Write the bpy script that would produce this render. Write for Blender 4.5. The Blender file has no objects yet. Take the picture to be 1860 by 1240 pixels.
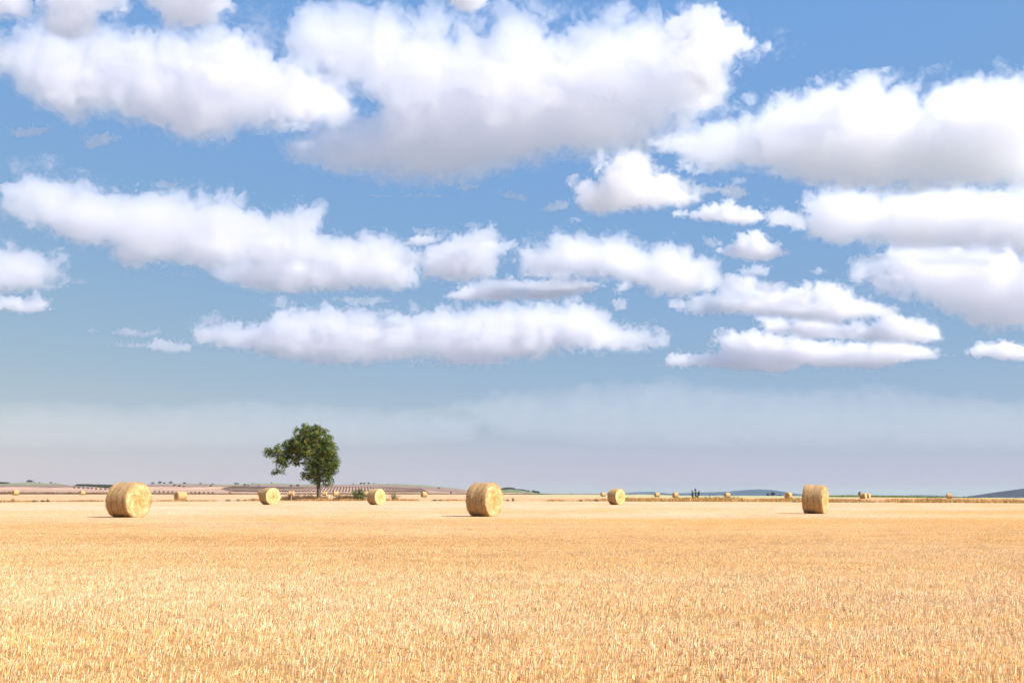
import bpy, math, random
import numpy as np
from mathutils import Vector

R = math.radians
S = bpy.context.scene
COL = S.collection

# ------------------------------------------------------------------ camera
F, CX, CY, VH, EYE = 1808.0, 930.0, 620.0, 898.0, 0.97      # photo pixels; eye height in metres
PITCH = math.atan((VH - CY) / F)
cam_data = bpy.data.cameras.new("camera")
cam_data.sensor_width = 36.0
cam_data.lens = 36.0 * F / 1860.0
cam_data.clip_start = 0.05
cam_data.clip_end = 150000.0
cam = bpy.data.objects.new("camera", cam_data)
cam.location = (0, 0, EYE)
cam.rotation_euler = (R(90) + PITCH, 0, 0)
COL.objects.link(cam)
S.camera = cam

# ------------------------------------------------------------------ light
SUN_EL, SUN_AZ = R(41), R(118)        # azimuth clockwise from +Y (view direction)
world = bpy.data.worlds.new("World")
S.world = world
world.use_nodes = True
wn = world.node_tree.nodes
sky = wn.new("ShaderNodeTexSky")
sky.sky_type = 'NISHITA'
sky.sun_disc = False
sky.sun_elevation = SUN_EL
sky.sun_rotation = SUN_AZ
sky.altitude = 600
sky.air_density = 1.0
sky.dust_density = 0.4
sky.ozone_density = 4.0
bg = wn["Background"]
bg.inputs["Strength"].default_value = 0.10
wl_ = world.node_tree.links
# dry continental air: the horizon is far less bright against the zenith than in the clean-air model
sep = wn.new("ShaderNodeSeparateColor"); comb = wn.new("ShaderNodeCombineColor")
wl_.new(sky.outputs["Color"], sep.inputs["Color"])
def math_node(op, x, y):
    n_ = wn.new("ShaderNodeMath"); n_.operation = op
    for k_, val in enumerate((x, y)):
        if isinstance(val, (int, float)): n_.inputs[k_].default_value = val
        else: wl_.new(val, n_.inputs[k_])
    return n_.outputs[0]
for ch, (a_, b_) in {"Red": (0.108, 0.078), "Green": (0.312, 0.0365)}.items():     # a + b x
    wl_.new(math_node('ADD', math_node('MULTIPLY', sep.outputs[ch], b_ * 5.0), a_ * 5.0), comb.inputs[ch])
wl_.new(math_node('MULTIPLY', math_node('POWER', sep.outputs["Blue"], -0.165), 0.887 * 5.0), comb.inputs["Blue"])
wl_.new(comb.outputs["Color"], bg.inputs["Color"])

sun_data = bpy.data.lights.new("sun", 'SUN')
sun_data.energy = 5.0
sun_data.angle = R(0.53)
sun_data.color = (1.0, 0.955, 0.89)
sun = bpy.data.objects.new("sun", sun_data)
sd = Vector((math.sin(SUN_AZ) * math.cos(SUN_EL), math.cos(SUN_AZ) * math.cos(SUN_EL), math.sin(SUN_EL)))
sun.rotation_euler = sd.to_track_quat('Z', 'Y').to_euler()
sun.location = (60, -10, 60)
COL.objects.link(sun)

vs = S.view_settings
vs.view_transform = 'Standard'
vs.look = 'None'
vs.gamma = 1.0
vs.exposure = 1.0
cy = S.cycles
cy.use_denoising = True
cy.max_bounces = 18
cy.diffuse_bounces = 3
cy.glossy_bounces = 2
cy.transmission_bounces = 3
cy.volume_bounces = 14
cy.transparent_max_bounces = 64
cy.use_adaptive_sampling = True
cy.adaptive_threshold = 0.05
cy.caustics_reflective = False
cy.caustics_refractive = False

# ------------------------------------------------------------------ helpers
rng = np.random.default_rng(11)
random.seed(5)

def ray(u, v):
    """photo pixel -> (X, Z) of the view ray at unit depth along +Y"""
    a = (CY - v) / F
    k = math.cos(PITCH) - a * math.sin(PITCH)
    return (u - CX) / F / k, (math.sin(PITCH) + a * math.cos(PITCH)) / k

def mesh_from(name, verts, faces, mats=(), smooth=True):
    """verts (n,3) array, faces (m,k) array with one k"""
    me = bpy.data.meshes.new(name)
    verts = np.asarray(verts, np.float32); faces = np.asarray(faces, np.int32)
    m, k = faces.shape
    me.vertices.add(len(verts)); me.vertices.foreach_set("co", verts.ravel())
    me.loops.add(m * k); me.loops.foreach_set("vertex_index", faces.ravel())
    me.polygons.add(m)
    me.polygons.foreach_set("loop_start", np.arange(0, m * k, k, dtype=np.int32))
    me.polygons.foreach_set("loop_total", np.full(m, k, np.int32))
    if smooth: me.polygons.foreach_set("use_smooth", np.ones(m, bool))
    me.update(calc_edges=True)
    for mt in mats: me.materials.append(mt)
    return me

def link(name, data, parent=None, loc=None):
    o = bpy.data.objects.new(name, data); COL.objects.link(o)
    if parent: o.parent = parent
    if loc is not None: o.location = loc
    return o

def tag(o, label=None, cat=None, group=None, kind=None):
    if label: o["label"] = label
    if cat: o["category"] = cat
    if group: o["group"] = group
    if kind: o["kind"] = kind
    return o


# ------------------------------------------------------------------ materials
def tint_material(name, translucent=0.0, rough=0.9, noise=None, bump=None, spec=0.1):
    """base colour from the mesh's own 'tint' attribute, broken up by procedural noise"""
    m = bpy.data.materials.new(name); m.use_nodes = True
    nt = m.node_tree; b = nt.nodes["Principled BSDF"]; L = nt.links
    at = nt.nodes.new("ShaderNodeAttribute"); at.attribute_name = "tint"
    col = at.outputs["Color"]
    if noise:
        tc = nt.nodes.new("ShaderNodeTexCoord")
        for (scale, lo, hi, stretch) in noise:
            mp = nt.nodes.new("ShaderNodeMapping"); mp.inputs["Scale"].default_value = stretch
            L.new(tc.outputs["Object"], mp.inputs["Vector"])
            nz = nt.nodes.new("ShaderNodeTexNoise"); nz.inputs["Scale"].default_value = scale
            nz.inputs["Detail"].default_value = 6; nz.inputs["Roughness"].default_value = 0.65
            L.new(mp.outputs["Vector"], nz.inputs["Vector"])
            mr = nt.nodes.new("ShaderNodeMapRange"); mr.inputs["From Min"].default_value = 0.3; mr.inputs["From Max"].default_value = 0.7
            mr.inputs["To Min"].default_value = lo; mr.inputs["To Max"].default_value = hi
            L.new(nz.outputs["Fac"], mr.inputs["Value"])
            vm = nt.nodes.new("ShaderNodeVectorMath"); vm.operation = 'SCALE'
            L.new(col, vm.inputs[0]); L.new(mr.outputs["Result"], vm.inputs["Scale"])
            col = vm.outputs["Vector"]
    L.new(col, b.inputs["Base Color"])
    b.inputs["Roughness"].default_value = rough
    b.inputs["Specular IOR Level"].default_value = spec
    if bump:
        tc = nt.nodes.new("ShaderNodeTexCoord")
        mp = nt.nodes.new("ShaderNodeMapping"); mp.inputs["Scale"].default_value = bump[2]
        nz = nt.nodes.new("ShaderNodeTexNoise"); nz.inputs["Scale"].default_value = bump[0]; nz.inputs["Detail"].default_value = 4
        bp = nt.nodes.new("ShaderNodeBump"); bp.inputs["Strength"].default_value = bump[1]; bp.inputs["Distance"].default_value = 0.03
        L.new(tc.outputs["Object"], mp.inputs["Vector"]); L.new(mp.outputs["Vector"], nz.inputs["Vector"])
        L.new(nz.outputs["Fac"], bp.inputs["Height"]); L.new(bp.outputs["Normal"], b.inputs["Normal"])
    if translucent:
        tr = nt.nodes.new("ShaderNodeBsdfTranslucent"); mx = nt.nodes.new("ShaderNodeMixShader")
        mx.inputs["Fac"].default_value = translucent
        L.new(col, tr.inputs["Color"]); L.new(b.outputs["BSDF"], mx.inputs[1]); L.new(tr.outputs["BSDF"], mx.inputs[2])
        L.new(mx.outputs["Shader"], nt.nodes["Material Output"].inputs["Surface"])
    return m

def set_tint(me, cols):
    c = np.ones((len(me.vertices), 4), np.float32); c[:, :3] = cols
    me.attributes.new("tint", 'FLOAT_COLOR', 'POINT').data.foreach_set("color", c.ravel())
    return me

M_LAND = tint_material("land", noise=[(1.0, 0.86, 1.14, (0.05, 0.25, 0.05)), (1.0, 0.8, 1.2, (1.2, 1.2, 1.2))])
M_STRAW = tint_material("straw", translucent=0.25)
M_GRASS = tint_material("dry_stems", translucent=0.25)
M_BALE_SIDE = tint_material("baled_straw_side", noise=[(1.0, 0.88, 1.12, (5, 14, 14)), (1.0, 0.8, 1.2, (60, 9, 9))], bump=(1.0, 0.7, (70, 14, 14)))
M_BALE_END = tint_material("baled_straw_end", noise=[(1.0, 0.92, 1.08, (7, 7, 7)), (1.0, 0.82, 1.18, (38, 38, 38))], bump=(1.0, 0.8, (45, 45, 45)))
M_LEAF = tint_material("leaves", translucent=0.35, rough=0.6, spec=0.3)
M_BARK = tint_material("bark", noise=[(1.0, 0.6, 1.4, (9, 9, 2))], bump=(1.0, 0.8, (14, 14, 3)))
M_WOOD = tint_material("weathered_post", noise=[(1.0, 0.7, 1.3, (30, 30, 3))])

# ------------------------------------------------------------------ terrain
UN = [-700, 0, 50, 100, 150, 200, 240, 280, 330, 420, 475, 500, 550, 620, 660, 700, 760, 800, 830, 850, 870, 900, 925, 945, 960, 978, 995, 1100, 1300, 1540, 1740, 1860, 2600]
def row(**k):
    ks = sorted((int(a[1:]), b) for a, b in k.items())
    return np.interp(UN, [a for a, _ in ks], [b for _, b in ks])
DN = np.array([130, 180, 300, 600, 1000, 1300, 1700, 2200, 3000, 5000, 9000, 45000], float)
flat = lambda d: VH + EYE * F / d
VT = np.array([
    row(u0=flat(130)), row(u0=flat(180)),
    row(u0=898.2, u1860=905.4, u2600=907),
    row(u0=897.4, u850=897.3, u1100=897.7, u1300=899.9, u1540=901.6, u1740=903.5, u1860=904.4),
    row(u0=891.0, u200=892, u330=891.5, u420=893, u550=893, u700=893.5, u800=894.5, u850=896, u900=897, u1100=897, u1300=901, u1540=903.5, u1860=906),
    row(u0=886.5, u100=886, u150=887, u200=888.5, u240=889, u330=885, u420=886, u550=886.5, u700=887, u760=889, u830=892, u850=894, u900=897.2, u1100=897.2, u1300=901, u1860=906),
    row(u0=881, u50=880, u100=880.5, u150=883, u200=887, u240=888.5, u280=884, u330=882, u420=882.5, u550=882.5, u700=882.5, u760=884, u800=886, u830=889, u850=892, u900=897.5, u1100=897.5, u1300=901, u1860=906),
    row(u0=878.5, u50=876.3, u100=878.3, u150=886, u200=890, u240=884, u280=878.5, u330=878.3, u420=879.7, u475=877.5, u500=877.2, u550=879.5, u620=880, u660=879, u700=879.2, u760=881, u800=884, u830=887, u850=890, u870=893, u900=897.7, u1100=897.8, u1300=901, u1860=905),
    row(u0=889, u100=887, u150=883.5, u200=884.5, u240=887, u330=889, u850=893, u900=890.5, u925=887.8, u945=890, u960=892.2, u978=895, u995=897, u1100=897.6, u1300=900.4, u1860=904.2),
    row(u0=893, u850=896, u1100=897.9, u1300=900, u1740=903.3, u1860=903.6),
    row(u0=896, u1100=898.2, u1300=899.8, u1740=903, u1860=903.4),
    row(u0=897.5, u1100=898.3, u1300=899.5, u1740=902.8, u1860=903.2)])
KH = math.cos(PITCH) - (CY - VH) / F * math.sin(PITCH)

def u_of(x, y): return CX + x / y * F * KH
def terrain_v(u, d):
    """photo row of the ground in column u at distance d along +Y"""
    d = np.maximum(np.asarray(d, float), 1.0); u = np.clip(np.asarray(u, float), UN[0], UN[-1])
    inv = 1 / d; node = 1 / DN
    k = np.clip(np.searchsorted(-node, -inv) - 1, 0, len(DN) - 2)
    t = np.clip((inv - node[k]) / (node[k + 1] - node[k]), 0, 1)
    t = np.where(k >= 2, t * t * (3 - 2 * t) * 0.6 + t * 0.4, t)
    iu = np.clip(np.searchsorted(UN, u) - 1, 0, len(UN) - 2)
    un = np.asarray(UN, float)
    s = (u - un[iu]) / (un[iu + 1] - un[iu]); s = s * s * (3 - 2 * s)
    g = lambda kk: VT[kk, iu] * (1 - s) + VT[kk, iu + 1] * s
    return g(k) * (1 - t) + g(k + 1) * t
def ray_np(u, v):
    a = (CY - v) / F; k = math.cos(PITCH) - a * math.sin(PITCH)
    return (u - CX) / F / k, (math.sin(PITCH) + a * math.cos(PITCH)) / k
def ground_z(u, d):
    d = np.asarray(d, float)
    return np.where(d <= 130, 0.0, EYE + ray_np(np.asarray(u, float), terrain_v(u, d))[1] * d)
def spot(u, d, v=None):
    """point on the ground in photo column u at distance d"""
    X = (u - CX) / F / KH
    return Vector((X * d, d, float(ground_z(u, d))))
BORDER_U = [-900, 0, 470, 680, 1100, 1320, 1540, 1860, 2700]
BORDER_V = [912.5, 911.6, 909.7, 909.2, 910.2, 911, 912, 913.2, 914]
def border(u): return EYE * F / (np.interp(u, BORDER_U, BORDER_V) - VH)

def value2(x, y, seed):
    """cheap smooth 2-D noise, 0..1"""
    r = np.random.default_rng(seed); T = r.random((64, 64))
    i, j = np.floor(x).astype(int), np.floor(y).astype(int); fx, fy = x - i, y - j
    fx = fx * fx * (3 - 2 * fx); fy = fy * fy * (3 - 2 * fy)
    t = lambda a, b: T[(i + a) % 64, (j + b) % 64]
    return (t(0, 0) * (1 - fx) + t(1, 0) * fx) * (1 - fy) + (t(0, 1) * (1 - fx) + t(1, 1) * fx) * fy
def fbm2(x, y, seed):
    return (value2(x, y, seed) + 0.5 * value2(x * 2.1, y * 2.1, seed + 1) + 0.25 * value2(x * 4.3, y * 4.3, seed + 2)) / 1.75

C_STRAW = np.array([.58, .375, .185]); C_PALE = np.array([.76, .54, .35]); C_GOLD = np.array([.82, .425, .135]); C_SOIL = np.array([.49, .300, .155]); C_GAP = np.array([.35, .195, .07])
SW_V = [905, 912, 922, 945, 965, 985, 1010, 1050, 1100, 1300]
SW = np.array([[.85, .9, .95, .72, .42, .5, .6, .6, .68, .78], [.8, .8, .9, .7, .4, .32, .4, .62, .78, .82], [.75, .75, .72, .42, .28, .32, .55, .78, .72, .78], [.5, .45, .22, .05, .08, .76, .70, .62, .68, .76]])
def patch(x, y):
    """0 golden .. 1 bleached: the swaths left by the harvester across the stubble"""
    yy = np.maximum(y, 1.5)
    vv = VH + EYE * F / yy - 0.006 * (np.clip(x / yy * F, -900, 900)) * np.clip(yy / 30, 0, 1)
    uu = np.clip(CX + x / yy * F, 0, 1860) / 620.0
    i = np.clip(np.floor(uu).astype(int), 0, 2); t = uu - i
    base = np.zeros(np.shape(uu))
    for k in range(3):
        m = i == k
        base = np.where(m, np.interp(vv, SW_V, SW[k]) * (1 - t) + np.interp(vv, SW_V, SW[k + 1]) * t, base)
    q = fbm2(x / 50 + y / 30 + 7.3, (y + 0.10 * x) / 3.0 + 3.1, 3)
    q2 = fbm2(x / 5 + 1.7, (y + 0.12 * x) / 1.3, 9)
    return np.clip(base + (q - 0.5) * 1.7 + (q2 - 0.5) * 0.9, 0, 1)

def build_ground():
    uf = np.arange(-300, 2161, 3.0)
    ang = np.arctan((uf - CX) / F / KH)
    side = np.linspace(ang[-1], math.pi, 40)[1:]
    th = np.concatenate([-side[::-1], ang, side])
    thc = np.clip(th, -R(50), R(50))
    dd = np.concatenate([np.geomspace(0.4, 100, 30), np.linspace(104, 180, 34), np.geomspace(184, 620, 40), np.geomspace(630, 3100, 130), np.geomspace(3200, 24000, 22)])
    TH, Dd = np.meshgrid(thc, dd)
    rr = Dd / np.cos(TH)
    TH0 = np.meshgrid(th, dd)[0]
    x, y = rr * np.sin(TH0), rr * np.cos(TH0)
    u = CX + np.tan(TH) * F * KH
    z = ground_z(u, Dd)
    v = terrain_v(u, Dd)
    z = np.where(Dd > 600, z + (fbm2(x / 90, y / 90, 21) - 0.5) * 0.0012 * Dd, z)
    # land colours
    n1 = fbm2(x / 60, y / 160, 31); n2 = fbm2(x / 25, y / 25, 41)
    col = np.zeros(x.shape + (3,))
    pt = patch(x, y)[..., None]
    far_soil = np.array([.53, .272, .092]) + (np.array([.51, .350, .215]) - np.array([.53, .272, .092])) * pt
    near = C_GAP * (0.85 + 0.35 * pt) + (far_soil - C_GAP * (0.85 + 0.35 * pt)) * np.clip((Dd - 8) / 40, 0, 1)[..., None]  # near soil brown also carries painted shade for the gaps between stalks
    far = np.array([.46, .285, .148]) + (np.array([.51, .35, .22]) - np.array([.46, .285, .148])) * (n1[..., None] * 1.2 - 0.4)
    far = np.where((u > 1250)[..., None], far * np.array([1.0, .88, .75]), far)
    col[:] = far
    bd = border(u)
    col = np.where((Dd < bd)[..., None], near, col)
    strip = (Dd >= bd) & (Dd < bd + 7)
    col = np.where(strip[..., None], np.array([.46, .27, .11]) * (0.75 + 0.5 * n2[..., None]), col)
    left = (u < 885)
    pink = np.array([.35, .215, .155]); mauve = np.array([.19, .122, .10]); sage = np.array([.17, .19, .105]); tan = np.array([.45, .29, .19])
    wob = (n1 - 0.5) * 3.0
    hill = left & (Dd > 610)
    col = np.where(hill[..., None], pink, col)
    m = hill & (v + wob * 0.5 < 888.5 - np.interp(u, [0, 60, 120, 240, 330, 500, 800], [1, 1.5, 4, 3, 2.5, 3, 2])) & (u < 260)
    col = np.where(m[..., None], mauve, col)
    m = hill & (u >= 240) & (v < np.interp(u, [240, 330, 400, 470, 640, 760, 850], [884.0, 884.2, 884.5, 887, 886, 889.5, 896]))
    col = np.where(m[..., None], mauve * (0.9 + 0.5 * n2[..., None]), col)
    m = hill & (u >= 240) & (u < 420) & (v >= 884.2) & (v < 889) & (np.sin(u * .05 + v * 1.2) > -0.2)
    col = np.where(m[..., None], tan, col)
    m = hill & (u < 20 + (v - 884) * 60) & (v > 884) & (v < 889.5) & (n1 > 0.42)
    col = np.where(m[..., None], pink * 1.25, col)
    crest = np.interp(u, [0, 50, 100, 120, 125, 240, 280, 330, 420, 475, 500, 550, 620, 660, 700, 760, 800, 840], [880.5, 880.3, 880.5, 880, 0, 0, 880.2, 880.1, 880.4, 879.7, 879.6, 880.6, 880.6, 880.2, 880.4, 883, 886, 889])
    m = hill & (v + wob * 0.35 < crest) & (Dd > 1400)
    col = np.where(m[..., None], sage, col)
    m = left & (u > 115) & (u < 245) & (Dd > 2250)
    col = np.where(m[..., None], np.array([.11, .09, .06]), col)
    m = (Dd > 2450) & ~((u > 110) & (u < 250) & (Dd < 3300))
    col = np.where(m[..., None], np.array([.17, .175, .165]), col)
    m = (u > 885) & (u < 1000) & (Dd > 2400) & (Dd < 3300)
    col = np.where(m[..., None], np.where((n1 > .5)[..., None], np.array([.24, .19, .13]), sage * .75), col)
    m = (u >= 880) & (Dd > 560) & (Dd < 2300) & (u < 1150)
    col = np.where(m[..., None], np.array([.23, .11, .09]), col)
    m = (u > 985 - (Dd - 330) * 0.2) & (u < 1560) & (Dd > np.interp(u, [900, 1100, 1300, 1560], [330, 330, 280, 330])) & (Dd < 560 + np.maximum(u - 1130, 0) * 3)
    col = np.where(m[..., None], np.array([.36, .33, .16]) * (0.85 + 0.3 * n1[..., None]), col)
    m = (u > 1560) & (Dd > 420)
    col = np.where(m[..., None], np.array([.27, .32, .13]), col)
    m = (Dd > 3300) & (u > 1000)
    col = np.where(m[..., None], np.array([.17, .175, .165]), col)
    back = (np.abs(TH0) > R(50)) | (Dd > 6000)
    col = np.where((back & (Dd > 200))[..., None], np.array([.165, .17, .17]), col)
    nr, nc = x.shape
    P = np.stack([x, y, z], -1).reshape(-1, 3)
    idx = np.arange(nr * nc).reshape(nr, nc)
    q = np.stack([idx[:-1, :-1], idx[:-1, 1:], idx[1:, 1:], idx[1:, :-1]], -1).reshape(-1, 4)
    me = mesh_from("ground", P, q, [M_LAND])
    set_tint(me, col.reshape(-1, 3))
    return tag(link("ground", me), "stubble field and farmland rolling out to the low hills", kind="structure")
build_ground()

# ------------------------------------------------------------------ blades, stalks and leaves as merged quads
def blades(base, height, width, lean, yaw, cols, name, mats, tipcol=1.0, bend=0.0, lean_dir=None):
    """upright tapered strips: base (n,3); one mesh"""
    n = len(base)
    dx, dy = np.cos(yaw) * width * .5, np.sin(yaw) * width * .5
    ld = rng.random(n) * 2 * np.pi if lean_dir is None else lean_dir
    lx, ly, lz = np.sin(lean) * np.cos(ld), np.sin(lean) * np.sin(ld), np.cos(lean)
    top = base + np.stack([lx, ly, lz], 1) * height[:, None]
    s = np.stack([dx, dy, np.zeros(n)], 1)
    V = np.stack([base - s, base + s, top + s * .7, top - s * .7], 1).reshape(-1, 3)
    q = np.arange(n * 4).reshape(-1, 4)
    me = mesh_from(name, V, q, mats, smooth=False)
    c = np.repeat(cols, 4, 0).reshape(n, 4, 3).copy()
    c[:, 2:] *= tipcol
    set_tint(me, np.clip(c.reshape(-1, 3), 0.01, 0.85))
    return me

def build_stubble():
    N = 900000
    u = rng.uniform(-260, 2120, N); v = rng.uniform(899.5, 1420, N)
    d = EYE * F / (v - VH); d = np.where(v > 1010, d, d)
    dens_px = (F / d) ** 2 * (EYE / d)                       # pixels per square metre of ground
    area = 2380 * 520.5 / N                                  # pixels per sample
    keep = rng.random(N) < np.minimum(1, 2600 * area / dens_px) * 1.0
    keep &= d < border(u) + rng.normal(0, .5, N)
    u, v, d = u[keep], v[keep], d[keep]
    x = (u - CX) / F / KH * d; y = d.copy()
    al = R(7); c_, s_ = math.cos(al), math.sin(al)
    t = x * c_ + y * s_; r = -x * s_ + y * c_
    nr = d < 30
    r = np.where(nr, np.round(r / .17) * .17 + rng.normal(0, .035, len(r)), r)
    x, y = t * c_ - r * s_, t * s_ + r * c_
    n = len(x)
    p = patch(x, y)
    gap = 0.5 * fbm2(x / 1.1, y / .55, 77) + 0.5 * fbm2(x / .28, y / .16, 79)                         # thin and thick places
    k = rng.random(n) < np.clip(0.72 + (gap - 0.42) * 3.0, 0.34, 1)
    x, y, d, p, gap = x[k], y[k], d[k], p[k], gap[k]; n = len(x)
    hgt = np.clip(rng.normal(.027, .009, n) * (0.7 + 0.6 * gap), .010, .2) * np.interp(d, [8, 25, 60], [1, .85, .6])
    tall = rng.random(n) < .001
    hgt = np.where(tall, hgt + rng.uniform(.02, .07, n), hgt)
    wid = np.maximum(rng.uniform(.0032, .0058, n), 0.48 * d / F)
    lean = np.abs(rng.normal(R(8), R(15), n))
    litter = rng.random(n) < np.where(d < 40, .10, .05)
    lean = np.where(litter, R(78) + rng.normal(0, R(7), n), lean)
    hgt = np.where(litter, rng.uniform(.03, 1, n) ** 2.5 * .11 + .02, hgt)
    z = np.where(litter, rng.uniform(.004, .05, n), 0)
    base = np.stack([x, y, z], 1)
    a = rng.random(n)
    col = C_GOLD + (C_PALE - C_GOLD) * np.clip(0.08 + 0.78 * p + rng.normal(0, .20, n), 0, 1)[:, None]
    col = col * rng.uniform(.86, 1.26, n)[:, None]
    col = np.where((a < .09)[:, None], col * np.array([.55, .46, .38]), col)
    col = np.where((a > .84)[:, None], np.array([.80, .63, .44]) * rng.uniform(.9, 1.15, n)[:, None], col)
    ld = np.where(litter, rng.uniform(0, 2 * np.pi, n), rng.normal(0.1, 1.0, n))
    me = blades(base, hgt, wid, lean, rng.uniform(0, np.pi, n), col, "stubble", [M_STRAW], 1.08, lean_dir=ld)
    print("stubble stalks", n)
    return tag(link("stubble", me), "cut straw stubble covering the whole field", "stubble", kind="stuff")
build_stubble()

def grass_strip(name, label, u0, u1, d0, d1, n, h, palette, wpx=0.5, dens=None, seed=0, kind="stuff", cat="grass"):
    u = rng.uniform(u0, u1, n); f = rng.random(n)
    D0 = d0(u) if callable(d0) else np.full(n, float(d0)); D1 = d1(u) if callable(d1) else np.full(n, float(d1))
    d = D0 + (D1 - D0) * f
    x = (u - CX) / F / KH * d
    w = fbm2(x / 3.2, d / 3.0, 51 + seed)
    keep = rng.random(n) < (np.clip((w - .38) * 4, 0.05, 1) if dens is None else dens(u, w))
    u, d, x, w = u[keep], d[keep], x[keep], w[keep]
    n = len(u)
    H = (h(u) if callable(h) else np.full(n, float(h))) * rng.uniform(.35, 1.0, n) * (0.4 + 1.2 * np.clip(w - .2, 0, 1))
    pal = np.asarray(palette); c = pal[rng.integers(0, len(pal), n)] * rng.uniform(.75, 1.25, n)[:, None]
    base = np.stack([x, d, ground_z(u, d) - .02], 1)
    me = blades(base, H, np.maximum(.02, wpx * d / F) * rng.uniform(.6, 1.3, n), np.abs(rng.normal(0, R(20), n)), rng.uniform(-.6, .6, n), c, name, [M_GRASS])
    return tag(link(name, me), label, cat, kind=kind)

GOLD = [(.60, .34, .12), (.52, .27, .09), (.66, .43, .18), (.40, .21, .07)]
grass_strip("dry_grass", "rough dry grass along the far edge of the stubble field", -260, 2120, lambda u: border(u) - .6, lambda u: border(u) + np.interp(u, [0, 1000, 1150, 2000], [4, 5, 12, 12]), 90000,
            lambda u: np.interp(u, [0, 400, 500, 680, 760, 1000, 1120, 1300, 1500, 1860], [.34, .34, .5, .5, .34, .34, .62, .72, .62, .62]), GOLD + [(.20, .18, .07), (.17, .12, .05)],
            dens=lambda u, w: np.clip((w - .38) * 4, 0.04, 1) * np.interp(u, [0, 400, 480, 640, 700, 1060, 1130, 2000], [.3, .4, .9, .9, .4, .35, 1, 1]))
grass_strip("scrub", "dark line of dry scrub where the far field meets the hills", -200, 1000, 560, 640, 26000, lambda u: np.interp(u, [0, 250, 400, 700, 850, 1000], [1.7, 1.3, .8, .9, .7, .5]), [(.16, .12, .06), (.12, .10, .05), (.24, .16, .08), (.14, .07, .05)], .8, seed=3, cat="scrub")
grass_strip("leafy_crop", "strip of low green leafy crop beyond the field on the right", 1480, 1780, 430, 640, 24000, lambda u: np.interp(u, [1480, 1520, 1640, 1740, 1780], [.4, 1.0, 1.0, .5, .2]), [(.16, .19, .07), (.11, .14, .05), (.24, .26, .10)], .8, dens=lambda u, w: np.ones_like(w), seed=5, cat="crop")

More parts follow.
